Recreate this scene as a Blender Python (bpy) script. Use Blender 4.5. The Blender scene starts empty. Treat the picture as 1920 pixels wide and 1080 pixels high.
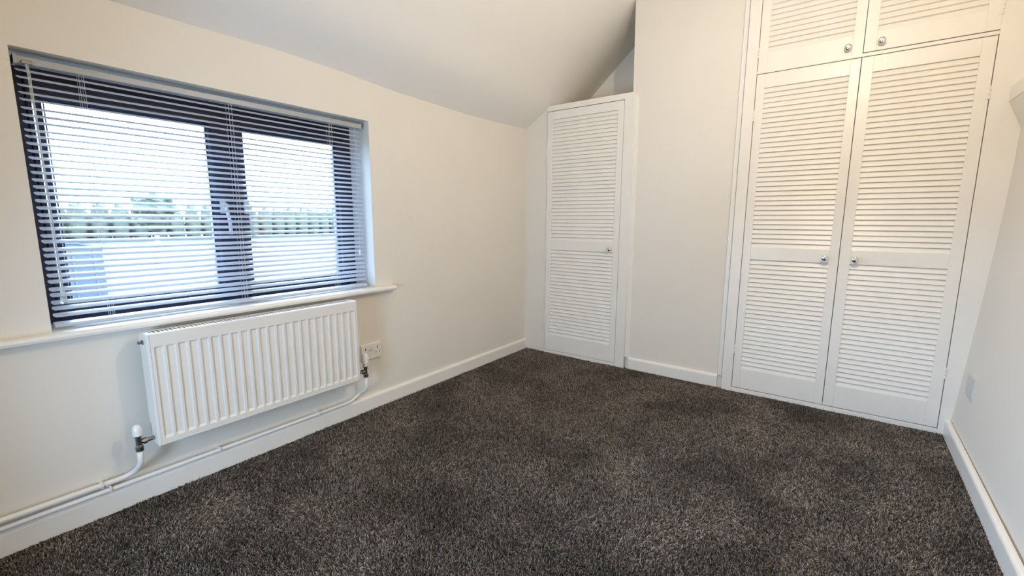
import bpy, bmesh, math, random
from mathutils import Vector, Matrix

random.seed(7)
SC = bpy.context.scene
COL = SC.collection

# ------------------------------------------------------------------ camera
cam_data = bpy.data.cameras.new('camera')
cam = bpy.data.objects.new('camera', cam_data)
COL.objects.link(cam)
RR = [[0.80648242, -0.58397517, -0.09251548],
      [0.59124326, 0.79763599, 0.11919832],
      [0.00418482, -0.15083050, 0.98855078]]
m = Matrix.Identity(4)
for i in range(3):
    m[i][0] = RR[i][0]
    m[i][1] = RR[i][2]
    m[i][2] = -RR[i][1]
m[0][3], m[1][3], m[2][3] = 2.13068, -3.12229, 1.1
cam.matrix_world = m
cam_data.sensor_width = 36.0
cam_data.lens = 833.34 * 36.0 / 1920.0
cam_data.clip_start = 0.02
cam_data.clip_end = 2000
SC.camera = cam

# ------------------------------------------------------------------ sky
world = bpy.data.worlds.new('overcast_sky')
SC.world = world
world.use_nodes = True
nt = world.node_tree
nt.nodes.clear()
wo = nt.nodes.new('ShaderNodeOutputWorld')
bg = nt.nodes.new('ShaderNodeBackground')
tc = nt.nodes.new('ShaderNodeTexCoord')
mp = nt.nodes.new('ShaderNodeMapping')
mp.inputs['Scale'].default_value = (1.0, 1.0, 2.5)
nz = nt.nodes.new('ShaderNodeTexNoise')
nz.inputs['Scale'].default_value = 1.6
nz.inputs['Detail'].default_value = 4
cr = nt.nodes.new('ShaderNodeValToRGB')
cr.color_ramp.elements[0].position = 0.3
cr.color_ramp.elements[0].color = (0.44, 0.64, 1.0, 1)
cr.color_ramp.elements[1].position = 0.7
cr.color_ramp.elements[1].color = (0.56, 0.74, 1.0, 1)
nt.links.new(tc.outputs['Generated'], mp.inputs['Vector'])
nt.links.new(mp.outputs['Vector'], nz.inputs['Vector'])
nt.links.new(nz.outputs['Fac'], cr.inputs['Fac'])
nt.links.new(cr.outputs['Color'], bg.inputs['Color'])
nt.links.new(bg.outputs['Background'], wo.inputs['Surface'])
bg.inputs['Strength'].default_value = 34.0

# ------------------------------------------------------------------ room lamp
lamp_data = bpy.data.lights.new('room_lamp', 'POINT')
lamp_data.energy = 45
lamp_data.color = (1.0, 0.86, 0.68)
lamp_data.shadow_soft_size = 0.035
lamp = bpy.data.objects.new('room_lamp', lamp_data)
lamp.location = (2.10, -1.55, 2.20)
COL.objects.link(lamp)


def portal(name, loc, rot, sx, sy):
    l = bpy.data.lights.new(name, 'AREA')
    l.shape = 'RECTANGLE'
    l.size = sx
    l.size_y = sy
    l.cycles.is_portal = True
    o = bpy.data.objects.new(name, l)
    o.location = loc
    o.rotation_euler = rot
    COL.objects.link(o)


portal('window_portal', (-0.26, -2.202, 1.165), (0, math.radians(-90), 0), 0.98, 1.40)
portal('rear_fill_portal', (1.25, -4.12, 0.575), (math.radians(90), 0, 0), 0.70, 0.85)  # guides sky fill through the unseen rear opening

# ------------------------------------------------------------------ exposure
vs = SC.view_settings
vs.view_transform = 'Standard'
vs.look = 'None'
vs.exposure = 0.0
vs.gamma = 1.0
vs.use_curve_mapping = False
SC.cycles.use_denoising = True
SC.cycles.max_bounces = 12
SC.cycles.diffuse_bounces = 7
SC.cycles.transparent_max_bounces = 16
SC.cycles.sample_clamp_indirect = 6.0


# ================================================================== materials
def mat(name, color, rough=0.5, metallic=0.0, noise=None, bump=None, spec=0.5, coat=0.0):
    """noise = (scale, colour2, low, high); bump = (scale, strength, distance)"""
    M = bpy.data.materials.new(name)
    M.use_nodes = True
    n = M.node_tree
    b = n.nodes['Principled BSDF']
    b.inputs['Base Color'].default_value = (*color, 1)
    b.inputs['Roughness'].default_value = rough
    b.inputs['Metallic'].default_value = metallic
    b.inputs['Specular IOR Level'].default_value = spec
    b.inputs['Coat Weight'].default_value = coat
    t = n.nodes.new('ShaderNodeTexCoord')
    if noise:
        a = n.nodes.new('ShaderNodeTexNoise')
        a.inputs['Scale'].default_value = noise[0]
        a.inputs['Detail'].default_value = 4
        r = n.nodes.new('ShaderNodeValToRGB')
        r.color_ramp.elements[0].position = noise[2]
        r.color_ramp.elements[0].color = (*color, 1)
        r.color_ramp.elements[1].position = noise[3]
        r.color_ramp.elements[1].color = (*noise[1], 1)
        n.links.new(t.outputs['Object'], a.inputs['Vector'])
        n.links.new(a.outputs['Fac'], r.inputs['Fac'])
        n.links.new(r.outputs['Color'], b.inputs['Base Color'])
    if bump:
        a = n.nodes.new('ShaderNodeTexNoise')
        a.inputs['Scale'].default_value = bump[0]
        a.inputs['Detail'].default_value = 3
        u = n.nodes.new('ShaderNodeBump')
        u.inputs['Strength'].default_value = bump[1]
        u.inputs['Distance'].default_value = bump[2]
        n.links.new(t.outputs['Object'], a.inputs['Vector'])
        n.links.new(a.outputs['Fac'], u.inputs['Height'])
        n.links.new(u.outputs['Normal'], b.inputs['Normal'])
    return M


M_WALL = mat('wall_emulsion', (0.745, 0.705, 0.635), 0.75, noise=(3, (0.73, 0.69, 0.62), .35, .65), bump=(160, 0.25, 0.001))
M_CEIL = mat('ceiling_emulsion', (0.84, 0.81, 0.76), 0.8, noise=(2, (0.825, 0.795, 0.745), .35, .65), bump=(140, 0.25, 0.001))
M_TRIM = mat('white_gloss_paint', (0.81, 0.785, 0.735), 0.33, noise=(6, (0.79, 0.765, 0.715), .35, .65), bump=(60, 0.06, 0.001))
M_DOOR = mat('white_satin_paint', (0.80, 0.77, 0.715), 0.36, noise=(9, (0.78, 0.75, 0.695), .35, .65), bump=(70, 0.08, 0.001))
M_RAD = mat('radiator_enamel', (0.76, 0.735, 0.68), 0.30, noise=(8, (0.745, 0.72, 0.665), .35, .65))
M_PLASTIC = mat('white_plastic', (0.80, 0.79, 0.77), 0.32, noise=(20, (0.78, 0.77, 0.75), .3, .7))
M_PLATE = mat('shaded_plastic', (0.62, 0.61, 0.58), 0.45, noise=(60, (0.56, 0.55, 0.52), .3, .7))  # white wall plate greyed, its shade is put into the colour
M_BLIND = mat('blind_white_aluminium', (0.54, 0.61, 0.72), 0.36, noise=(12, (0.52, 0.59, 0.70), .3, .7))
M_RAIL = mat('blind_headrail_grey', (0.40, 0.41, 0.42), 0.4, noise=(12, (0.38, 0.39, 0.40), .3, .7))
M_CORD = mat('blind_cord', (0.72, 0.74, 0.78), 0.7, noise=(200, (0.62, 0.64, 0.68), .3, .7))
M_FRAME = mat('dark_window_frame', (0.010, 0.013, 0.034), 0.32, noise=(15, (0.014, 0.016, 0.038), .3, .7), bump=(300, 0.1, 0.0005))
M_GASKET = mat('black_gasket', (0.01, 0.01, 0.012), 0.6, noise=(50, (0.016, 0.016, 0.018), .3, .7))
M_CHROME = mat('chrome', (0.82, 0.82, 0.83), 0.08, 1.0, noise=(30, (0.78, 0.78, 0.80), .3, .7))
M_METAL = mat('tarnished_nickel', (0.36, 0.35, 0.34), 0.28, 1.0, noise=(90, (0.22, 0.21, 0.20), .35, .65))
M_DARK = mat('dark_recess', (0.02, 0.02, 0.02), 0.8, noise=(30, (0.03, 0.03, 0.03), .3, .7))
M_INNER = mat('cupboard_interior', (0.30, 0.28, 0.25), 0.8, noise=(10, (0.26, 0.24, 0.22), .3, .7))
M_GROUND = mat('field_grass', (0.0085, 0.0125, 0.0045), 0.9, noise=(0.5, (0.0165, 0.0185, 0.0095), .35, .65), bump=(2, 0.4, 0.2))
M_HEDGE = mat('hedge_leaves', (0.011, 0.018, 0.007), 0.8, noise=(1.1, (0.024, 0.030, 0.012), .35, .65), bump=(3, 0.8, 0.3))
M_BARK = mat('bark', (0.10, 0.08, 0.06), 0.9, noise=(5, (0.16, 0.13, 0.10), .3, .7))
M_BLUE = mat('blue_painted_steel', (0.0075, 0.017, 0.036), 0.5, noise=(2, (0.009, 0.020, 0.041), .3, .7))
M_BLUEDK = mat('dark_blue_steel', (0.015, 0.028, 0.06), 0.5, noise=(3, (0.018, 0.03, 0.065), .3, .7))

# glass: thin architectural pane (clear with a weak reflection)
M_GLASS = bpy.data.materials.new('window_glass')
M_GLASS.use_nodes = True
g = M_GLASS.node_tree
g.nodes.clear()
o_ = g.nodes.new('ShaderNodeOutputMaterial')
mx = g.nodes.new('ShaderNodeMixShader')
tr = g.nodes.new('ShaderNodeBsdfTransparent')
gl = g.nodes.new('ShaderNodeBsdfGlossy')
fr = g.nodes.new('ShaderNodeFresnel')
fr.inputs['IOR'].default_value = 1.35
tr.inputs['Color'].default_value = (0.95, 0.98, 0.97, 1)
gl.inputs['Roughness'].default_value = 0.02
g.links.new(fr.outputs['Fac'], mx.inputs['Fac'])
g.links.new(tr.outputs['BSDF'], mx.inputs[1])
g.links.new(gl.outputs['BSDF'], mx.inputs[2])
g.links.new(mx.outputs['Shader'], o_.inputs['Surface'])

# clear plastic (tilt wand): glassy with reflections, light passes
M_CLEAR = bpy.data.materials.new('clear_acrylic')
M_CLEAR.use_nodes = True
b = M_CLEAR.node_tree.nodes['Principled BSDF']
b.inputs['Base Color'].default_value = (0.92, 0.97, 0.97, 1)
b.inputs['Roughness'].default_value = 0.12
b.inputs['Transmission Weight'].default_value = 0.75
b.inputs['IOR'].default_value = 1.45


def carpet_material(name, tuft):
    """charcoal twist-pile yarn; every tuft has a slightly different shade"""
    M = bpy.data.materials.new(name)
    M.use_nodes = True
    n = M.node_tree
    b = n.nodes['Principled BSDF']
    b.inputs['Roughness'].default_value = 0.9
    b.inputs['Specular IOR Level'].default_value = 0.2
    r = n.nodes.new('ShaderNodeValToRGB')
    e = r.color_ramp.elements
    e[0].position = 0.0
    e[0].color = (0.030, 0.027, 0.025, 1)
    e[1].position = 1.0
    e[1].color = (0.42, 0.36, 0.305, 1)
    k = e.new(0.6)
    k.color = (0.155, 0.131, 0.110, 1)
    if tuft:
        oi = n.nodes.new('ShaderNodeObjectInfo')
        n.links.new(oi.outputs['Random'], r.inputs['Fac'])
        p = n.nodes.new('ShaderNodeTexNoise')       # brushed-pile shading put into the tuft colour as noise patches
        p.inputs['Scale'].default_value = 2.3
        p.inputs['Detail'].default_value = 5
        p.inputs['Roughness'].default_value = 0.62
        q = n.nodes.new('ShaderNodeMapRange')
        q.inputs['From Min'].default_value = 0.36
        q.inputs['From Max'].default_value = 0.58
        q.inputs['To Min'].default_value = 0.62
        q.inputs['To Max'].default_value = 1.10
        x_ = n.nodes.new('ShaderNodeMixRGB')
        x_.blend_type = 'MULTIPLY'
        x_.inputs['Fac'].default_value = 1.0
        n.links.new(oi.outputs['Location'], p.inputs['Vector'])
        n.links.new(p.outputs['Fac'], q.inputs['Value'])
        n.links.new(r.outputs['Color'], x_.inputs['Color1'])
        n.links.new(q.outputs['Result'], x_.inputs['Color2'])
        n.links.new(x_.outputs['Color'], b.inputs['Base Color'])
        return M
    else:
        t = n.nodes.new('ShaderNodeTexCoord')
        a = n.nodes.new('ShaderNodeTexNoise')
        a.inputs['Scale'].default_value = 200
        n.links.new(t.outputs['Object'], a.inputs['Vector'])
        m_ = n.nodes.new('ShaderNodeMath')
        m_.operation = 'MULTIPLY'
        m_.inputs[1].default_value = 0.3
        n.links.new(a.outputs['Fac'], m_.inputs[0])
        n.links.new(m_.outputs[0], r.inputs['Fac'])
    n.links.new(r.outputs['Color'], b.inputs['Base Color'])
    return M


M_CARPET = carpet_material('charcoal_carpet_backing', False)
M_PILE = carpet_material('charcoal_carpet_pile', True)


# ================================================================== helpers
def add_box(bm, x0, x1, y0, y1, z0, z1):
    v = [bm.verts.new(p) for p in ((x0, y0, z0), (x1, y0, z0), (x1, y1, z0), (x0, y1, z0),
                                   (x0, y0, z1), (x1, y0, z1), (x1, y1, z1), (x0, y1, z1))]
    for f in ((0, 3, 2, 1), (4, 5, 6, 7), (0, 1, 5, 4), (1, 2, 6, 5), (2, 3, 7, 6), (3, 0, 4, 7)):
        bm.faces.new([v[i] for i in f])


def add_prism(bm, prof, axis, a0, a1):
    """prof: 2-D outline; axis 'x','y','z' = extrusion axis from a0 to a1."""
    def P(u, v, a):
        return {'x': (a, u, v), 'y': (u, a, v), 'z': (u, v, a)}[axis]
    lo = [bm.verts.new(P(u, v, a0)) for u, v in prof]
    hi = [bm.verts.new(P(u, v, a1)) for u, v in prof]
    n = len(prof)
    for i in range(n):
        j = (i + 1) % n
        bm.faces.new((lo[i], lo[j], hi[j], hi[i]))
    bm.faces.new(lo[::-1])
    bm.faces.new(hi)


def add_lathe(bm, prof, base, direction=(0, 0, 1), seg=20):
    """prof: [(radius, height)] around an axis starting at base."""
    q = Vector(direction).to_track_quat('Z', 'Y')
    base = Vector(base)
    rings = []
    for r, h in prof:
        ring = []
        for i in range(seg):
            a = 2 * math.pi * i / seg
            ring.append(bm.verts.new(base + q @ Vector((r * math.cos(a), r * math.sin(a), h))))
        rings.append(ring)
    for a, b2 in zip(rings, rings[1:]):
        for i in range(seg):
            j = (i + 1) % seg
            bm.faces.new((a[i], a[j], b2[j], b2[i]))
    bm.faces.new(rings[0][::-1])
    bm.faces.new(rings[-1])


def add_tube(bm, pts, r, seg=10):
    pts = [Vector(p) for p in pts]
    rings = []
    up = Vector((0, 0, 1))
    prev = None
    for i, p in enumerate(pts):
        if i == 0:
            t = pts[1] - p
        elif i == len(pts) - 1:
            t = p - pts[i - 1]
        else:
            t = (pts[i + 1] - p).normalized() + (p - pts[i - 1]).normalized()
        t.normalize()
        if prev is None:
            ref = up if abs(t.z) < 0.9 else Vector((1, 0, 0))
            n = t.cross(ref).normalized()
        else:
            n = (prev - t * prev.dot(t)).normalized()
        prev = n
        b2 = t.cross(n)
        rings.append([bm.verts.new(p + (n * math.cos(2 * math.pi * k / seg) + b2 * math.sin(2 * math.pi * k / seg)) * r)
                      for k in range(seg)])
    for a, c in zip(rings, rings[1:]):
        for i in range(seg):
            j = (i + 1) % seg
            bm.faces.new((a[i], a[j], c[j], c[i]))
    bm.faces.new(rings[0][::-1])
    bm.faces.new(rings[-1])


def arc_path(pts, rad, n=5):
    """round the inner corners of a polyline"""
    pts = [Vector(p) for p in pts]
    out = [pts[0]]
    for a, b2, c in zip(pts, pts[1:], pts[2:]):
        d1, d2 = (a - b2), (c - b2)
        r = min(rad, d1.length * .45, d2.length * .45)
        p0, p1 = b2 + d1.normalized() * r, b2 + d2.normalized() * r
        for i in range(n + 1):
            t = i / n
            out.append(p0 * (1 - t) ** 2 + b2 * 2 * t * (1 - t) + p1 * t * t)
    out.append(pts[-1])
    return out


def obj(name, bm, material, parent=None, bevel=0, smooth=False, seg=2):
    bmesh.ops.recalc_face_normals(bm, faces=bm.faces)
    me = bpy.data.meshes.new(name)
    bm.to_mesh(me)
    bm.free()
    me.materials.append(material)
    o = bpy.data.objects.new(name, me)
    COL.objects.link(o)
    if parent is not None:
        o.parent = parent
        o.matrix_parent_inverse = parent.matrix_world.inverted() if False else Matrix.Translation(-parent.location)
    if bevel:
        md = o.modifiers.new('bevel', 'BEVEL')
        md.width = bevel
        md.segments = seg
        md.limit_method = 'ANGLE'
        md.angle_limit = math.radians(40)
        md.harden_normals = False
    if smooth:
        for p in me.polygons:
            p.use_smooth = True
    return o


def thing(name, loc, label=None, cat=None, group=None, kind=None):
    o = bpy.data.objects.new(name, None)
    o.empty_display_size = 0.05
    o.location = loc
    COL.objects.link(o)
    tag(o, label, cat, group, kind)
    return o


def tag(o, label=None, cat=None, group=None, kind=None):
    if label:
        o['label'] = label
    if cat:
        o['category'] = cat
    if group:
        o['group'] = group
    if kind:
        o['kind'] = kind
    return o


def child(parent, base_obj, name, loc):
    """another part that shares the mesh of base_obj (object coordinates absolute)"""
    c = base_obj.copy()
    c.name = name
    COL.objects.link(c)
    c.parent = parent
    c.location = loc
    return c


def B():
    return bmesh.new()


# ================================================================== room shell
REAR = -4.0
# floor
bm = B()
add_box(bm, -0.02, 2.80, REAR - 0.02, 0.62, -0.10, -0.007)
floor = tag(obj('floor', bm, M_CARPET), 'dark charcoal cut pile carpet', kind='structure')

# carpet pile: a field of short leaning yarn tufts (nobody could count them)
bm = B()
vv = [bm.verts.new(p) for p in ((0.019, REAR + 0.02, -0.007), (2.645, REAR + 0.02, -0.007), (2.67, -0.032, -0.007), (0.019, -0.019, -0.007))]
bm.faces.new(vv)
pile = obj('carpet_pile', bm, M_PILE)
tag(pile, 'charcoal twist pile carpet covering the whole bedroom floor', 'carpet', kind='stuff')
ng = bpy.data.node_groups.new('pile', 'GeometryNodeTree')
ng.interface.new_socket(name='Geometry', in_out='INPUT', socket_type='NodeSocketGeometry')
ng.interface.new_socket(name='Geometry', in_out='OUTPUT', socket_type='NodeSocketGeometry')
N_ = ng.nodes
gi, go = N_.new('NodeGroupInput'), N_.new('NodeGroupOutput')
dp = N_.new('GeometryNodeDistributePointsOnFaces')
dp.inputs['Density'].default_value = 60000
cone = N_.new('GeometryNodeMeshCone')
cone.inputs['Vertices'].default_value = 5
cone.inputs['Radius Top'].default_value = 0.0009
cone.inputs['Radius Bottom'].default_value = 0.0021
cone.inputs['Depth'].default_value = 0.013
sm = N_.new('GeometryNodeSetMaterial')
sm.inputs['Material'].default_value = M_PILE
ip = N_.new('GeometryNodeInstanceOnPoints')
rv = N_.new('FunctionNodeRandomValue')
rv.data_type = 'FLOAT_VECTOR'
rv.inputs[0].default_value = (-0.55, -0.55, 0.0)
rv.inputs[1].default_value = (0.55, 0.55, 6.28)
rs = N_.new('FunctionNodeRandomValue')
rs.data_type = 'FLOAT_VECTOR'
rs.inputs[0].default_value = (0.7, 0.7, 0.75)
rs.inputs[1].default_value = (1.25, 1.25, 1.25)
ps = N_.new('GeometryNodeInputPosition')
tn = N_.new('ShaderNodeTexNoise')
tn.inputs['Scale'].default_value = 2.6
tn.inputs['Detail'].default_value = 4.0
vm = N_.new('ShaderNodeVectorMath')
vm.operation = 'MULTIPLY_ADD'
vm.inputs[1].default_value = (6.0, 6.0, 0.0)
vm.inputs[2].default_value = (-3.0, -3.0, 0.0)
va = N_.new('ShaderNodeVectorMath')
va.operation = 'ADD'
er = N_.new('FunctionNodeEulerToRotation')
L_ = ng.links
L_.new(gi.outputs[0], dp.inputs['Mesh'])
L_.new(dp.outputs['Points'], ip.inputs['Points'])
L_.new(cone.outputs['Mesh'], sm.inputs['Geometry'])
L_.new(sm.outputs['Geometry'], ip.inputs['Instance'])
L_.new(ps.outputs['Position'], tn.inputs['Vector'])
L_.new(tn.outputs['Color'], vm.inputs[0])
L_.new(vm.outputs['Vector'], va.inputs[0])
L_.new(rv.outputs[0], va.inputs[1])
L_.new(va.outputs['Vector'], er.inputs[0])
L_.new(er.outputs[0], ip.inputs['Rotation'])
L_.new(rs.outputs[0], ip.inputs['Scale'])
L_.new(ip.outputs['Instances'], go.inputs[0])
md = pile.modifiers.new('pile', 'NODES')
md.node_group = ng

# wall with the window (plane x = 0)
WY0, WY1, WZ0, WZ1 = -2.859, -1.545, 0.690, 1.6310
bm = B()
add_box(bm, -0.30, 0.0, REAR - 0.1, WY0, -0.10, 2.3)
add_box(bm, -0.30, 0.0, WY1, 0.45, -0.10, 2.3)
add_box(bm, -0.30, 0.0, WY0, WY1, -0.10, WZ0)
add_box(bm, -0.30, 0.0, WY0, WY1, WZ1, 2.3)
bmesh.ops.remove_doubles(bm, verts=bm.verts, dist=1e-5)
tag(obj('wall_left', bm, M_WALL), kind='structure')

# back wall: strip in the corner, recess gable, central pier, wall behind and over the wardrobe
bm = B()
add_box(bm, -0.02, 0.197, -0.022, 0.03, 0.0, 2.05)
add_box(bm, -0.02, 0.95, 0.42, 0.50, -0.1, 2.9)
# central pier, its left edge very slightly out of plumb
v = [(0.885, 0.0), (1.60, 0.0), (1.60, 0.50), (0.885, 0.50)]
lo = [bm.verts.new((0.912 if i in (0, 3) else x, y, -0.05)) for i, (x, y) in enumerate(v)]
hi = [bm.verts.new((0.868 if i in (0, 3) else x, y, 2.9)) for i, (x, y) in enumerate(v)]
for i in range(4):
    j = (i + 1) % 4
    bm.faces.new((lo[i], lo[j], hi[j], hi[i]))
bm.faces.new(lo[::-1])
bm.faces.new(hi)
add_box(bm, 1.60, 2.95, 0.62, 0.70, -0.1, 2.9)
tag(obj('wall_back', bm, M_WALL), kind='structure')

# right wall, a little out of plumb (leans outward with height)
prof = [(0.0, 2.672), (0.10, 2.6835), (0.40, 2.704), (0.70, 2.722), (1.14, 2.744), (1.38, 2.752), (1.8, 2.757), (2.9, 2.76)]
bm = B()
cols = []
for y in (0.62, -0.03, -1.3, REAR - 0.1):
    dx = 0.0 if y > -0.05 else (-0.009 if y > -1.5 else -0.02)
    cols.append([bm.verts.new((x + dx, y, z - (0.1 if z == 0 else 0))) for z, x in prof])
outer = [[bm.verts.new((2.95, y, -0.1)), bm.verts.new((2.95, y, 2.9))] for y in (0.62, REAR - 0.1)]
for a, c in zip(cols, cols[1:]):
    for i in range(len(prof) - 1):
        bm.faces.new((a[i], a[i + 1], c[i + 1], c[i]))
bm.faces.new((outer[0][0], outer[1][0], outer[1][1], outer[0][1]))
for cc, oo in ((cols[0], outer[0]), (cols[-1], outer[1])):
    bm.faces.new(cc + [oo[1], oo[0]])
bm.faces.new([c[-1] for c in cols] + [outer[1][1], outer[0][1]])
bm.faces.new([c[0] for c in cols] + [outer[1][0], outer[0][0]])
tag(obj('wall_right', bm, M_WALL), kind='structure')

# wall behind the camera with an unseen opening sized for cool fill light
bm = B()
add_box(bm, -0.30, 0.90, REAR - 0.14, REAR, -0.10, 2.9)
add_box(bm, 1.60, 2.95, REAR - 0.14, REAR, -0.10, 2.9)
add_box(bm, 0.90, 1.60, REAR - 0.14, REAR, -0.10, 0.15)
add_box(bm, 0.90, 1.60, REAR - 0.14, REAR, 1.00, 2.9)
tag(obj('wall_rear', bm, M_WALL), kind='structure')

# ceiling: sloping plaster running up from the window wall, slightly wavy at its foot
ys = [(-4.2, 1.852), (-3.2, 1.852), (-2.60, 1.851), (-2.30, 1.853), (-2.0, 1.857), (-1.70, 1.846), (-1.36, 1.826),
      (-1.11, 1.820), (-0.77, 1.813), (-0.42, 1.817), (-0.2, 1.826), (0.0, 1.834), (0.50, 1.834)]
xs = [(-0.05, -0.035), (0.0, 0.0), (0.05, 0.033), (0.10, 0.063), (0.15, 0.094), (0.20, 0.130), (0.25, 0.174), (0.30, 0.228),
      (0.35, 0.282), (0.45, 0.373), (0.60, 0.505), (0.75, 0.638), (0.90, 0.771), (0.96, 0.824), (1.05, 0.85), (1.5, 0.85), (2.95, 0.85)]
bm = B()
low, top = [], []
for y, h in ys:
    ra, rb = [], []
    for x, p in xs:
        k = max(0.0, 1 - max(0, x) / 0.5)
        z = 1.834 + (h - 1.834) * k + p
        ra.append(bm.verts.new((x, y, z)))
        rb.append(bm.verts.new((x, y, z + 0.12)))
    low.append(ra)
    top.append(rb)
for L, flip in ((low, False), (top, True)):
    for a, c in zip(L, L[1:]):
        for i in range(len(xs) - 1):
            f = (a[i], a[i + 1], c[i + 1], c[i])
            bm.faces.new(f if flip else f[::-1])
for a, c in ((low[0], top[0]), (low[-1], top[-1])):
    for i in range(len(xs) - 1):
        bm.faces.new((a[i], a[i + 1], c[i + 1], c[i]))
for k in (0, -1):
    for i in range(len(ys) - 1):
        bm.faces.new((low[i][k], low[i + 1][k], top[i + 1][k], top[i][k]))
tag(obj('ceiling', bm, M_CEIL, smooth=True), kind='structure')


# skirting boards with a rounded top edge
def skirt_profile(t=0.018, h=0.086):
    pts = [(0, 0), (t, 0), (t, h - 0.016)]
    for i in range(1, 7):
        a = math.pi / 2 * i / 6
        pts.append((t - 0.013 + 0.013 * math.cos(a), h - 0.016 + 0.016 * math.sin(a)))
    pts.append((0, h))
    return pts


bm = B()
add_prism(bm, skirt_profile(), 'y', REAR, -0.022)
tag(obj('baseboard_left', bm, M_TRIM), kind='structure')
bm = B()
add_prism(bm, [(-u, v) for u, v in skirt_profile()], 'x', 0.938, 1.556)
tag(obj('baseboard_back', bm, M_TRIM), kind='structure')
bm = B()
lo = [bm.verts.new((2.680 - u + 0.0 * v, -0.028, v)) for u, v in skirt_profile(0.020)]
hi = [bm.verts.new((2.655 - u, REAR, v)) for u, v in skirt_profile(0.020)]
mid = [bm.verts.new((2.664 - u, -1.3, v)) for u, v in skirt_profile(0.020)]
for A, C in ((lo, mid), (mid, hi)):
    for i in range(len(A)):
        j = (i + 1) % len(A)
        bm.faces.new((A[i], A[j], C[j], C[i]))
bm.faces.new(lo)
bm.faces.new(hi[::-1])
tag(obj('baseboard_right', bm, M_TRIM), kind='structure')


# slim painted beads that cover the joints of the fitted cupboards and the wall
def bead(name, x0, x1, z0, z1, lean=0.0, d=0.012):
    bm = B()
    pr = []
    n = 8
    w = x1 - x0
    for i in range(n + 1):
        a = math.pi * i / n
        pr.append((x0 + w / 2 - w / 2 * math.cos(a), -d * min(1, math.sin(a) * 1.5)))
    pr.append((x1, 0.004))
    pr.append((x0, 0.004))
    lo = [bm.verts.new((x, y, z0)) for x, y in pr]
    hi = [bm.verts.new((x + lean, y, z1)) for x, y in pr]
    k = len(pr)
    for i in range(k):
        j = (i + 1) % k
        bm.faces.new((lo[i], lo[j], hi[j], hi[i]))
    bm.faces.new(lo[::-1])
    bm.faces.new(hi)
    return tag(obj(name, bm, M_TRIM), kind='structure')


bead('trim_1', 0.903, 0.940, 0.086, 1.945, lean=-0.011)
bead('trim_2', 1.553, 1.585, 0.086, 2.80, lean=0.0)

# boxed ledge high on the right wall near the wardrobe, resting on a sloping bracket
bm = B()
add_prism(bm, [(2.702, 1.648), (2.80, 1.648), (2.80, 1.72), (2.702, 1.72)], 'y', -1.9, -0.03)
add_prism(bm, [(2.703, 1.647), (2.757, 1.520), (2.80, 1.52), (2.80, 1.647)], 'y', -0.55, -0.031)
tag(obj('trim_3', bm, M_TRIM, bevel=0.004), kind='structure')

# ================================================================== window
win = thing('window_1', (-0.18, -2.202, 0.716), 'dark framed twin casement window set back in a white reveal', kind='structure')
FX0, FX1 = -0.245, -0.178
GZ0, GZ1 = 0.790, 1.513
bm = B()
add_box(bm, FX0, FX1, WY0, WY0 + 0.045, 0.70, WZ1)
add_box(bm, FX0, FX1, WY1 - 0.045, WY1, 0.70, WZ1)
add_box(bm, FX0, FX1, WY0 + 0.045, WY1 - 0.045, WZ1 - 0.055, WZ1)
add_box(bm, FX0, FX1, WY0 + 0.045, WY1 - 0.045, 0.70, 0.745)
add_box(bm, FX0, FX1, -2.215, -2.175, 0.745, WZ1 - 0.055)
obj('window_frame', bm, M_FRAME, win, bevel=0.003)
for (a0, a1, g0, g1) in ((WY0 + 0.045, -2.215, -2.772, -2.268), (-2.175, WY1 - 0.045, -2.118, -1.643)):
    # sash: mitred ring with a chamfer running to the glass
    def ring(y0, y1, z0, z1, x):
        return [(x, y0, z0), (x, y1, z0), (x, y1, z1), (x, y0, z1)]
    bm = B()
    L = [ring(a0, a1, 0.745, WZ1 - 0.055, -0.205), ring(a0, a1, 0.745, WZ1 - 0.055, -0.166),
         ring(g0 - 0.012, g1 + 0.012, GZ0 - 0.012, GZ1 + 0.012, -0.166),
         ring(g0 - 0.006, g1 + 0.006, GZ0 - 0.006, GZ1 + 0.006, -0.172),
         ring(g0, g1, GZ0, GZ1, -0.186), ring(g0, g1, GZ0, GZ1, -0.225), ring(a0, a1, 0.745, WZ1 - 0.055, -0.225)]
    VV = [[bm.verts.new(p) for p in r] for r in L]
    VV.append(VV[0])
    for A, C in zip(VV, VV[1:]):
        for i in range(4):
            j = (i + 1) % 4
            bm.faces.new((A[i], A[j], C[j], C[i]))
    sash = obj('sash', bm, M_FRAME, win, bevel=0.0015)
    bm = B()
    add_box(bm, -0.206, -0.202, g0 - 0.004, g1 + 0.004, GZ0 - 0.004, GZ1 + 0.004)
    pane = obj('pane', bm, M_GLASS)
    pane.parent = sash
    pane.matrix_parent_inverse = Matrix.Identity(4)
    bm = B()
    for (y0, y1, z0, z1) in ((g0, g0 + 0.004, GZ0, GZ1), (g1 - 0.004, g1, GZ0, GZ1), (g0, g1, GZ0, GZ0 + 0.004), (g0, g1, GZ1 - 0.004, GZ1)):
        add_box(bm, -0.200, -0.190, y0, y1, z0, z1)
    gk = obj('gasket', bm, M_GASKET)
    gk.parent = sash
# undo translation of parenting for sash children (sash sits at its parent's offset)

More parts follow.
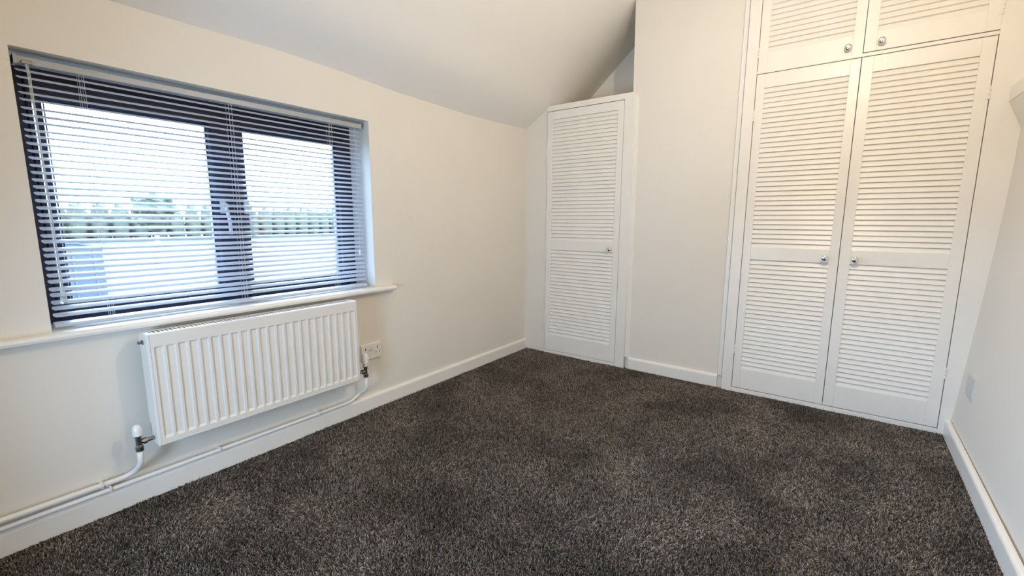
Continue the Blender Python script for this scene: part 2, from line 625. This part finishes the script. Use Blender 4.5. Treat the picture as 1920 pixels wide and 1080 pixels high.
# white casement handles
for hy in (-2.236, -2.134):
    bm = B()
    add_prism(bm, [(hy - 0.011, 1.125), (hy + 0.011, 1.125), (hy + 0.011, 1.182), (hy, 1.188), (hy - 0.011, 1.182)], 'x', -0.166, -0.157)
    add_lathe(bm, [(0.010, 0), (0.010, 0.02), (0.012, 0.024), (0.012, 0.034), (0.009, 0.038)], (-0.160, hy, 1.160), (1, 0, 0), 14)
    path = arc_path([(-0.132, hy, 1.168), (-0.128, hy + 0.004, 1.13), (-0.132, hy + 0.012, 1.09), (-0.130, hy + 0.012, 1.030)], 0.02)
    add_tube(bm, path, 0.0075, 10)
    obj('handle', bm, M_PLASTIC, win, smooth=False)

# sill board
bm = B()
pr = [(-0.178, 0.690), (0.036, 0.690), (0.041, 0.694), (0.043, 0.7025), (0.041, 0.711), (0.036, 0.715), (-0.178, 0.716)]
# board between the reveals plus the nosing that runs past them
add_prism(bm, [(-0.178, 0.690), (0.002, 0.690), (0.002, 0.7155), (-0.178, 0.716)], 'y', WY0 + 0.0005, WY1 - 0.0005)
pr2 = [(0.0, 0.690), (0.034, 0.690), (0.040, 0.693), (0.043, 0.7025), (0.040, 0.712), (0.034, 0.715), (0.0, 0.7155)]
add_prism(bm, pr2, 'y', -3.35, -1.421)
obj('window_sill', bm, M_TRIM, win, bevel=0.0015)

# unseen rear window, added and sized to give cool fill light
rw = thing('fill_window', (1.30, REAR - 0.07, 0.15), 'unseen window behind the camera, sized for cool fill light', kind='structure')
bm = B()
for (x0, x1, z0, z1) in ((0.90, 0.94, 0.15, 1.00), (1.56, 1.60, 0.15, 1.00), (0.94, 1.56, 0.15, 0.19), (0.94, 1.56, 0.96, 1.00)):
    add_box(bm, x0, x1, REAR - 0.11, REAR - 0.05, z0, z1)
obj('window_frame', bm, M_FRAME, rw, bevel=0.003)
for x0, x1 in ((0.937, 1.563),):
    bm = B()
    add_box(bm, x0, x1, REAR - 0.082, REAR - 0.078, 0.187, 0.963)
    obj('pane', bm, M_GLASS, rw)

# ================================================================== venetian blind
BY0, BY1 = -2.848, -1.567
BX = -0.052
bl = thing('venetian_blind', (BX, -2.2, 1.6), 'white slatted venetian blind, slats half open, hung inside the window recess', 'blind')
bm = B()
add_prism(bm, [(-0.072, 1.590), (-0.036, 1.590), (-0.034, 1.592), (-0.034, 1.612), (-0.036, 1.614), (-0.072, 1.614)], 'y', BY0, BY1)
hr = obj('headrail', bm, M_RAIL, bl, bevel=0.001)
for yc in (BY0 + 0.004, BY1 - 0.004):
    bm = B()
    add_box(bm, -0.0745, -0.0325, yc - 0.004, yc + 0.004, 1.588, 1.6165)
    obj('end_bracket', bm, M_RAIL, bl, bevel=0.001)
bm = B()
add_box(bm, -0.034, -0.026, -2.832, -2.806, 1.589, 1.600)
obj('tilt_gear', bm, M_METAL, bl, bevel=0.002)
# one slat: thin curved strip, room edge tipped down
NS = 36
PITCH = (1.573 - 0.765) / (NS - 1)
tilt = math.radians(26)
bm = B()
w = 0.0132
up, dn = [], []
for i in range(7):
    s = -1 + 2 * i / 6
    cx = s * w
    cz = 0.0017 * (1 - s * s)
    for lst, t in ((up, 0.0003), (dn, -0.0003)):
        x = cx * math.cos(tilt) + (cz + t) * math.sin(tilt)
        z = -cx * math.sin(tilt) + (cz + t) * math.cos(tilt)
        lst.append((x, z))
outline = up + dn[::-1]
ends = []
for ye, sg in ((BY0 + 0.003, 1), (BY1 - 0.003, -1)):
    ring_ = []
    for q, (x, z) in enumerate(outline):
        i = q if q < 7 else 13 - q
        sx = -1 + 2 * i / 6
        ring_.append(bm.verts.new((x, ye + sg * 0.007 * abs(sx) ** 3, z)))
    ends.append(ring_)
for i in range(14):
    j = (i + 1) % 14
    bm.faces.new((ends[0][i], ends[0][j], ends[1][j], ends[1][i]))
for e_ in ends:
    for i in range(6):
        bm.faces.new((e_[i], e_[i + 1], e_[12 - i], e_[13 - i]))
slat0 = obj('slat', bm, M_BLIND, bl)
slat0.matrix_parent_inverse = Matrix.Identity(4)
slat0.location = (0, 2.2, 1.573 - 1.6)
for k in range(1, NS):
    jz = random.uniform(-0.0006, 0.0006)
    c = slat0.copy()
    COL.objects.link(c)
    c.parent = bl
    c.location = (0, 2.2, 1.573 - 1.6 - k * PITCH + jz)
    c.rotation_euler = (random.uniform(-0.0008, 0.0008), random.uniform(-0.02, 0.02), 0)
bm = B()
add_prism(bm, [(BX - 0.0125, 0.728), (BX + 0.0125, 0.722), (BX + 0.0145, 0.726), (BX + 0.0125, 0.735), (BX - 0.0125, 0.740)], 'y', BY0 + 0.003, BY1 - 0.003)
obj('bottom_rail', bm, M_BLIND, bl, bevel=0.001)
for yc in (-2.690, -2.221, -1.750):
    bm = B()
    for dx in (-0.0138, 0.0138):
        for dy in (-0.006, 0.006):
            add_tube(bm, [(BX + dx, yc + dy, 1.592), (BX + dx, yc + dy, 0.735)], 0.0006, 5)
    for k in range(NS):
        z = 1.573 - k * PITCH - 0.001
        for dy in (-0.006, 0.006):
            add_tube(bm, [(BX - 0.0138, yc + dy, z + 0.0045), (BX + 0.0138, yc + dy, z - 0.0057)], 0.0004, 4)
    obj('ladder_cord', bm, M_CORD, bl)
# clear tilt wand
bm = B()
add_tube(bm, [(-0.028, -2.820, 1.588), (-0.022, -2.819, 1.56), (-0.018, -2.817, 0.86)], 0.0042, 6)
add_lathe(bm, [(0.0045, 0), (0.009, 0.045), (0.0105, 0.055), (0.008, 0.060)], (-0.018, -2.817, 0.868), (0, 0, -1), 12)
obj('tilt_wand', bm, M_CLEAR, bl, smooth=False)
# lift cord with a small tassel
bm = B()
add_tube(bm, [(-0.030, -1.612, 1.592), (-0.028, -1.613, 1.3), (-0.030, -1.615, 0.925)], 0.0007, 5)
lc = obj('lift_cord', bm, M_CORD, bl)
bm = B()
add_lathe(bm, [(0.002, 0), (0.0055, 0.006), (0.0065, 0.026), (0.004, 0.030)], (-0.030, -1.615, 0.932), (0, 0, -1), 12)
t_ = obj('tassel', bm, M_PLASTIC, bl, smooth=True)

# ================================================================== radiator
rad = thing('radiator', (0.0, -2.20, 0.46), 'white double panel radiator with vertical flutes under the window', 'radiator')
RY0, RY1, RZ0, RZ1 = -2.640, -1.758, 0.246, 0.680
XF = 0.128
NR = 23
ry = [-2.6072 + (-1.7888 + 2.6072) * i / (NR - 1) for i in range(NR)]


def flute_panel(xf, sgn, gz0=0.272, gz1=0.632):
    """pressed panel: flat field with recessed vertical channels"""
    bm = B()
    yl = [RY0, RY0 + 0.003, RY0 + 0.0075, RY0 + 0.0085, RY0 + 0.0095]
    kind = [0, 0, 0, 'g', 0]
    for c in ry:
        for off, dep in ((-0.0145, 0), (-0.0112, 1), (0.0112, 1), (0.0145, 0)):
            yl.append(c + off)
            kind.append(dep)
    yl += [RY1 - 0.0095, RY1 - 0.0085, RY1 - 0.0075, RY1 - 0.003, RY1]
    kind += [0, 'g', 0, 0, 0]
    zl = [(RZ0, 0), (RZ0 + 0.003, 0), (RZ0 + 0.0085, 0), (RZ0 + 0.0095, 'g'), (RZ0 + 0.0105, 0), (gz0, 0), (gz0 + 0.010, 1), (gz1 - 0.007, 1), (gz1, 0), (RZ1 - 0.003, 0), (RZ1, 0)]
    DEP = 0.0052
    V = []
    for iz, (z, zk) in enumerate(zl):
        row = []
        for iy, y in enumerate(yl):
            d = 0.0
            if kind[iy] == 1 and zk == 1:
                d = DEP
            if (kind[iy] == 'g' or zk == 'g') and sgn > 0:
                d = 0.0022
            if iy in (0, len(yl) - 1) or iz in (0, len(zl) - 1):
                d = 0.004
            row.append(bm.verts.new((xf - sgn * d, y, z)))
        V.append(row)
    for a, c in zip(V, V[1:]):
        for i in range(len(yl) - 1):
            bm.faces.new((a[i], a[i + 1], c[i + 1], c[i]))
    # give the sheet a back
    bk = [bm.verts.new((xf - sgn * 0.010, y, z)) for y, z in ((RY0, RZ0), (RY1, RZ0), (RY1, RZ1), (RY0, RZ1))]
    bm.faces.new(bk)
    for A, C in ((V[0], (bk[0], bk[1])), (V[-1], (bk[3], bk[2]))):
        bm.faces.new(list(A) + [C[1], C[0]])
    bm.faces.new([r[0] for r in V] + [bk[3], bk[0]])
    bm.faces.new([r[-1] for r in V] + [bk[2], bk[1]])
    return bm


obj('front_panel', flute_panel(XF, 1), M_RAD, rad, bevel=0.0012)
obj('back_panel', flute_panel(0.044, -1), M_RAD, rad, bevel=0.0)
# convector fins between the panels
bm = B()
y = RY0 + 0.03
while y < RY1 - 0.03:
    add_box(bm, 0.058, 0.114, y, y + 0.0008, RZ0 + 0.04, RZ1 - 0.03)
    y += 0.020
tag(obj('convector_fins', bm, M_RAD, rad), kind='stuff')
# side covers
for (y0, y1) in ((RY0 - 0.002, RY0 + 0.0015), (RY1 - 0.0015, RY1 + 0.002)):
    bm = B()
    add_box(bm, 0.048, 0.121, y0, y1, RZ0 + 0.004, RZ1 - 0.002)
    obj('side_cover', bm, M_RAD, rad, bevel=0.0012)
# top grille with cross slots
bm = B()
add_box(bm, 0.110, 0.121, RY0, RY1, RZ1 - 0.008, RZ1 + 0.001)
add_box(bm, 0.050, 0.061, RY0, RY1, RZ1 - 0.008, RZ1 + 0.001)
add_box(bm, 0.061, 0.110, RY0, RY0 + 0.018, RZ1 - 0.007, RZ1 + 0.001)
add_box(bm, 0.061, 0.110, RY1 - 0.018, RY1, RZ1 - 0.007, RZ1 + 0.001)
gr = obj('top_grille', bm, M_RAD, rad, bevel=0.0008)
bm = B()
add_box(bm, 0.0, 0.050, -0.0026, 0.0026, -0.0035, 0.0005)
nb = 62
y0 = RY0 + 0.018 + 0.007
stp = (RY1 - 0.018 - 0.007 - y0) / (nb - 1)
bar = obj('grille_bar', bm, M_RAD)
bar.parent = gr
bar.matrix_parent_inverse = Matrix.Identity(4)
bar.location = (0.0605, y0, RZ1)
for k in range(1, nb):
    c = bar.copy()
    COL.objects.link(c)
    c.parent = gr
    c.location = (0.0605, y0 + k * stp, RZ1)
# bleed plug
bm = B()
add_lathe(bm, [(0.0095, 0), (0.0095, 0.006), (0.006, 0.007), (0.006, 0.016), (0.003, 0.018)], (0.085, RY0, RZ1 - 0.033), (0, -1, 0), 12)
obj('bleed_plug', bm, M_METAL, rad, bevel=0.0005)
# wall brackets behind the rear panel
for yb in (RY0 + 0.16, RY1 - 0.16):
    bm = B()
    add_box(bm, 0.0, 0.036, yb - 0.02, yb + 0.02, RZ0 + 0.03, RZ1 - 0.06)
    obj('bracket', bm, M_RAD, rad, bevel=0.001)


def add_valve(vy, side, trv):
    """side: -1 left end, +1 right end"""
    zc = 0.272
    vx = 0.085
    root = B()
    # body
    add_lathe(root, [(0.012, -0.030), (0.012, -0.014), (0.0095, -0.012), (0.0095, 0.020), (0.0125, 0.022), (0.0125, 0.030)], (vx, vy, zc), (0, 0, 1), 14)
    add_lathe(root, [(0.0135, -0.034), (0.0135, -0.018)], (vx, vy, zc), (0, 0, 1), 6)
    add_lathe(root, [(0.008, 0.0), (0.008, 0.012), (0.0125, 0.012), (0.0125, 0.024), (0.008, 0.024), (0.008, abs((RY0 if side < 0 else RY1) - vy) + 0.002)],
              (vx, vy, zc), (0, -side, 0), 8)
    body = obj('valve', root, M_METAL, rad, bevel=0.0006)
    bm = B()
    if trv:
        add_lathe(bm, [(0.0135, 0.028), (0.0145, 0.034), (0.0165, 0.044), (0.0185, 0.048), (0.0185, 0.078), (0.0165, 0.094), (0.012, 0.099)], (vx, vy, zc), (0, 0, 1), 24)
        for k in range(12):
            a = 2 * math.pi * k / 12
            px, py = vx + 0.0175 * math.cos(a), vy + 0.0175 * math.sin(a)
            add_tube(bm, [(px, py, zc + 0.062), (px - 0.0005 * math.cos(a), py, zc + 0.090)], 0.0022, 6)
    else:
        add_lathe(bm, [(0.0135, 0.026), (0.0150, 0.030), (0.0150, 0.050), (0.0130, 0.060), (0.007, 0.068), (0.003, 0.070)], (vx, vy, zc), (0, 0, 1), 18)
    cp = obj('valve_cap', bm, M_PLASTIC, smooth=False, bevel=0.0008)
    cp.parent = body
    return zc, vx


zl, vxl = add_valve(-2.690, -1, False)
zr, vxr = add_valve(-1.695, 1, True)

# heating pipes clipped along the top of the skirting
bm = B()
pth = arc_path([(0.030, -3.99, 0.138), (0.030, -2.735, 0.131), (0.050, -2.700, 0.150), (0.085, -2.690, 0.19), (0.085, -2.690, 0.2375)], 0.035)
add_tube(bm, pth, 0.0098, 14)
pipe_a = obj('heating_pipe', bm, M_TRIM, smooth=True)
tag(pipe_a, 'upper white heating pipe bending up to the left radiator valve', 'pipe', 'white pipes along the skirting under the window')
bm = B()
pth = arc_path([(0.030, -3.99, 0.107), (0.030, -1.760, 0.101), (0.034, -1.700, 0.135), (0.085, -1.695, 0.165), (0.085, -1.695, 0.2375)], 0.02)
add_tube(bm, pth, 0.0083, 14)
pipe_b = obj('heating_pipe', bm, M_TRIM, smooth=True)
tag(pipe_b, 'lower white heating pipe running behind the radiator to the right valve', 'pipe', 'white pipes along the skirting under the window')


def clip(y, z, r, parent):
    bm = B()
    add_box(bm, -0.001, 0.022, y - 0.006, y + 0.006, z - 0.005, z + 0.005)
    seg = []
    for i in range(9):
        a = math.radians(-150 + 300 * i / 8)
        seg.append((0.030 + (r + 0.003) * -math.cos(a) * -1, y, z + (r + 0.003) * math.sin(a)))
    for a, c in zip(seg, seg[1:]):
        add_tube(bm, [a, c], 0.0028, 6)
    o = obj('pipe_clip', bm, M_PLASTIC)
    o.parent = parent
    return o


clip(-2.797, 0.1315, 0.0098, pipe_a)
clip(-2.776, 0.1055, 0.0083, pipe_b)
clip(-2.412, 0.1035, 0.0083, pipe_b)
clip(-1.95, 0.102, 0.0083, pipe_b)


# ================================================================== sockets
def socket(name, label, origin, ax, nrm, w=0.133, h=0.092, d=0.010, blank=False):
    """double socket; origin = lower corner on the wall, ax = unit along the wall, nrm = into the room"""
    O, A, N, Z = Vector(origin), Vector(ax), Vector(nrm), Vector((0, 0, 1))
    root = thing(name, tuple(O + A * w / 2), label, 'socket')

    def blk(bm, a0, a1, z0, z1, n0, n1):
        vv = [bm.verts.new(O + A * a + Z * z + N * n) for n in (n0, n1) for (a, z) in ((a0, z0), (a1, z0), (a1, z1), (a0, z1))]
        for f in ((0, 1, 2, 3), (4, 5, 6, 7), (0, 1, 5, 4), (1, 2, 6, 5), (2, 3, 7, 6), (3, 0, 4, 7)):
            bm.faces.new([vv[i] for i in f])
    bm = B()
    blk(bm, 0, w, 0, h, -0.001, d)
    obj('plate', bm, M_PLATE if blank else M_PLASTIC, root, bevel=0.003)
    if blank:
        bm = B()
        blk(bm, 0.012, w - 0.012, 0.012, h - 0.012, d - 0.001, d + 0.0015)
        obj('cover', bm, M_PLATE, root, bevel=0.0008)
        return root
    for c in (w * .40, w * .53):
        bm = B()
        blk(bm, c - 0.007, c + 0.007, h * .58, h * .86, d - 0.001, d + 0.003)
        obj('switch', bm, M_PLASTIC, root, bevel=0.001)
    for c in (w * .20, w * .81):
        for a0, a1, z0, z1 in ((c - 0.0025, c + 0.0025, .62, .78), (c - 0.015, c - 0.009, .36, .41), (c + 0.009, c + 0.015, .36, .41)):
            bm = B()
            blk(bm, a0, a1, h * z0, h * z1, d - 0.002, d + 0.0004)
            obj('pin_hole', bm, M_DARK, root)
    return root


socket('double_socket', 'white double wall socket behind the right radiator valve', (0.0, -1.6630, 0.3020), (0, 1, 0), (1, 0, 0))
nx = Vector((-1, 0, 0.06)).normalized()
socket('wall_plate', 'shade-greyed rectangular wall plate low on the right wall by the wardrobe', (2.704, -0.172, 0.283), (0, -1, 0), (-1, 0, 0), d=0.016, w=0.140, h=0.110, blank=True)


# ================================================================== louvred cupboards
YF = -0.028          # front face of doors
SL = 0.02828         # louvre pitch
slat_cache = {}


def louvre_mesh(L):
    key = round(L, 4)
    if key not in slat_cache:
        bm = B()
        prof = [(YF + 0.0025, 0.0), (YF + 0.0015, 0.0015), (YF + 0.0112, SL - 0.001), (YF + 0.0125, SL + 0.003), (YF + 0.0190, SL + 0.003), (YF + 0.0098, -0.002)]
        add_prism(bm, prof, 'x', 0.0, L)
        bmesh.ops.recalc_face_normals(bm, faces=bm.faces)
        me = bpy.data.meshes.new('slat')
        bm.to_mesh(me)
        bm.free()
        me.materials.append(M_DOOR)
        slat_cache[key] = me
    return slat_cache[key]


def door(parent, x0, x1, z0, z1, sections, stile, knob=None, hinges=(), hinge_side=-1, label=None):
    """one louvred door: stiles and rails (door), slats, knob and hinges as its children"""
    lx0, lx1 = x0 + stile, x1 - stile
    bm = B()
    add_box(bm, x0, lx0, YF, YF + 0.028, z0, z1)
    add_box(bm, lx1, x1, YF, YF + 0.028, z0, z1)
    edges = [z0] + [v for s in sections for v in s] + [z1]
    for a, c in zip(edges[0::2], edges[1::2]):
        add_box(bm, lx0, lx1, YF + 0.0004, YF + 0.027, a, c)
    d = obj('door', bm, M_DOOR, parent, bevel=0.0012)
    if label:
        d['label'] = label
    for (a, c) in sections:
        n = round((c - a) / SL)
        st = (c - a) / n
        me = louvre_mesh(lx1 - lx0 + 0.008)
        for k in range(n):
            s = bpy.data.objects.new('slat', me)
            COL.objects.link(s)
            s.parent = d
            s.location = (lx0 - 0.004 , random.uniform(-0.0004, 0.0004), a + k * st)
    if knob:
        bm = B()
        kx, kz = knob
        add_lathe(bm, [(0.010, 0.0), (0.010, 0.003), (0.0062, 0.005), (0.0060, 0.014), (0.009, 0.018), (0.0150, 0.021), (0.0175, 0.026), (0.0170, 0.031), (0.013, 0.035), (0.006, 0.037)],
                  (kx, YF, kz), (0, -1, 0), 24)
        kn = obj('knob', bm, M_CHROME, smooth=True)
        kn.parent = d
        kn['label'] = 'small round chrome knob'
    for hz in hinges:
        bm = B()
        hx = x0 - 0.001 if hinge_side < 0 else x1 + 0.001
        for q in range(3):
            add_lathe(bm, [(0.0042, 0.001), (0.0045, 0.002), (0.0045, 0.018), (0.0042, 0.019)], (hx, YF - 0.003, hz - 0.03 + q * 0.020), (0, 0, 1), 10)
        add_box(bm, hx - 0.012, hx - 0.001, YF - 0.0025, YF + 0.001, hz - 0.03, hz + 0.03)
        add_box(bm, hx + 0.001, hx + 0.012, YF - 0.0015, YF + 0.001, hz - 0.03, hz + 0.03)
        hg = obj('hinge', bm, M_DOOR)
        hg.parent = d
    return d


G = 0.003
LOW = (0.160, 0.866)
UPP = (0.940, 1.873)

# --- small corner cupboard
cb = thing('fitted_cupboard', (0.55, 0.0, 0.0), 'narrow white fitted cupboard with single louvred door in the far corner', 'cupboard')
bm = B()
add_box(bm, 0.834, 0.905, YF - 0.001, 0.03, 0.0, 1.977)
add_box(bm, 0.197, 0.2015, YF - 0.001, 0.03, 0.0, 1.977)
add_box(bm, 0.2015, 0.834, YF - 0.001, 0.03, 1.9365, 1.977)
add_box(bm, 0.2015, 0.834, YF - 0.001, 0.03, 0.0, 0.0255)
obj('frame', bm, M_DOOR, cb, bevel=0.0015)
bm = B()
add_box(bm, 0.0, 0.893, YF + 0.06, 0.42, 1.958, 1.975)
add_box(bm, 0.0, 0.2, 0.031, YF + 0.06, 1.958, 1.975)
obj('top_board', bm, M_DOOR, cb)
bm = B()
add_box(bm, 0.2, 0.88, 0.38, 0.40, 0.0, 1.95)
obj('back_board', bm, M_INNER, cb)
door(cb, 0.2045, 0.8315, 0.0280, 1.9325, (LOW, UPP), 0.046, knob=(0.7665, 0.892), hinges=(0.28, 1.62))

# --- big wardrobe
wd = thing('fitted_wardrobe', (2.14, 0.0, 0.0), 'wide white fitted wardrobe with louvred double doors and top cupboards', 'wardrobe')
X1, XM, X2 = 1.6505, 2.138, 2.6345
ZT = 2.64
bm = B()
F0 = YF - 0.002
add_box(bm, 1.587, X1 - G, F0, 0.03, 0.0, ZT)
add_box(bm, X2 + G, 2.770, F0, 0.03, 0.0, ZT)
add_box(bm, X1 - G, X2 + G, F0, 0.03, 0.0, 0.0275)
add_box(bm, X1 - G, X2 + G, F0 + 0.003, 0.03, 1.9555, 1.9725)
add_box(bm, X1 - G, X2 + G, F0, 0.03, 2.585, ZT)
obj('frame', bm, M_DOOR, wd, bevel=0.0015)
bm = B()
add_box(bm, 1.61, 2.76, 0.58, 0.60, 0.0, ZT)
add_box(bm, 1.61, 1.625, 0.03, 0.58, 0.0, ZT)
add_box(bm, 2.70, 2.715, 0.03, 0.58, 0.0, ZT)
add_box(bm, 1.625, 2.70, 0.03, 0.58, 1.957, 1.972)
obj('carcass', bm, M_INNER, wd)
door(wd, X1, XM - G / 2, 0.0315, 1.9515, (LOW, UPP), 0.044, knob=(2.0727, 0.8955), hinges=(0.285, 1.72))
door(wd, XM + G / 2, X2, 0.0315, 1.9515, (LOW, UPP), 0.050, knob=(2.2094, 0.894), hinges=(0.33, 1.70), hinge_side=1)
TOPL = (2.070, 2.070 + SL * 16)
door(wd, X1, XM + 0.0005, 1.958, 2.582, (TOPL,), 0.046, knob=(2.0735, 2.009), hinges=(2.07,))
door(wd, XM + G + 0.0005, X2 + 0.003, 1.9765, 2.582, (TOPL,), 0.050, knob=(2.2120, 2.013), hinges=(2.07,), hinge_side=1)

# ================================================================== outside
bm = B()
N = 40
V = []
for i in range(N + 1):
    row = []
    for j in range(N + 1):
        x = -0.6 - 260 * (i / N) ** 2.2
        y = -60 + 260 * (j / N)
        z = -2.9 + 0.10 * math.sin(x * .31) * math.cos(y * .27)
        row.append(bm.verts.new((x, y, z)))
    V.append(row)
for i in range(N):
    for j in range(N):
        bm.faces.new((V[i][j], V[i][j + 1], V[i + 1][j + 1], V[i + 1][j]))
gnd = obj('grass_field', bm, M_GROUND)
tag(gnd, 'pale green field stretching to the horizon outside the window', kind='structure')

# hedge line of leafy bushes along the horizon
hz_rand = random.Random(3)


def bush_mesh(seed, name='hedge_bush'):
    r = random.Random(seed)
    bm = B()
    bmesh.ops.create_icosphere(bm, subdivisions=3, radius=1.0)
    for v in bm.verts:
        n = v.co.normalized()
        k = 1 + 0.12 * math.sin(n.x * 5 + seed) * math.cos(n.y * 6 + seed) + 0.10 * math.sin(n.z * 13 + n.x * 11 + seed) + r.uniform(-.05, .05)
        v.co = n * k
        v.co.z = max(v.co.z, -0.75)
    return bm


bushes = [obj('hedge_bush', bush_mesh(s), M_HEDGE, smooth=True) for s in (1, 2, 3)]
for k in range(88):
    y = -5 + (k // 2) * 2.75 + (1.37 if k % 2 else 0)
    x = -100 - (4.2 if k % 2 else 0)
    if k < 3:
        o = bushes[k]
    else:
        o = bushes[k % 3].copy()
        COL.objects.link(o)
    hgt = hz_rand.uniform(3.45, 3.80)
    o.location = (x, y, -2.9 + hgt * .72)
    hgt *= 1.0
    o.scale = (1.5, 1.2, hgt)
    tag(o, 'green bush in the distant hedge line along the horizon, seen through the blind slats', 'bush', 'bushes of the far hedge')

# one taller tree left of the mullion
tr_ = thing('tree', (-60, 13.9, -2.9), 'taller tree on the skyline just left of the window mullion', 'tree')
bm = B()
bmesh.ops.create_icosphere(bm, subdivisions=4, radius=1.0)
rr = random.Random(11)
for v in bm.verts:
    n = v.co.normalized()
    k = 1 + 0.2 * math.sin(n.x * 6 + 1) * math.cos(n.y * 5) + 0.12 * math.sin(n.z * 12) + rr.uniform(-.07, .07)
    v.co = Vector((n.x * k * 2.0, n.y * k * 1.9, n.z * k * 1.9)) + Vector((-60, 13.9, 1.9))
obj('crown', bm, M_HEDGE, tr_)
bm = B()
add_lathe(bm, [(0.35, 0), (0.26, 1.0), (0.2, 3.6)], (-60, 13.9, -2.95), (0, 0, 1), 10)
obj('trunk', bm, M_BARK, tr_)

# blue metal shed in the field
sh = thing('shed', (-27, 4.0, -2.9), 'blue metal shed in the field outside, behind the lower left slats', 'shed')
bm = B()
SX, SY0, SY1, SZ = -27.0, 0.2, 2.6, -0.1
add_prism(bm, [(SY0 - 3.0, -2.95), (SY1, -2.95), (SY1, SZ - 0.25), (SY1 - 0.9, SZ), (SY0 - 3.0, SZ + 0.1)], 'x', SX - 3.0, SX)
obj('wall', bm, M_BLUE, sh)
bm = B()
add_prism(bm, [(SY0 - 3.15, SZ + 0.1), (SY1 - 0.9, SZ), (SY1 + 0.12, SZ - 0.29), (SY1 + 0.12, SZ - 0.22), (SY1 - 0.88, SZ + 0.07), (SY0 - 3.15, SZ + 0.18)], 'x', SX - 3.1, SX + 0.1)
obj('roof', bm, M_BLUEDK, sh)
for k in range(3):
    bm = B()
    add_box(bm, SX, SX + 0.05, SY0 + 0.55 + k * 0.75, SY0 + 0.63 + k * 0.75, -2.9, SZ - 0.30)
    obj('rib', bm, M_BLUEDK, sh)
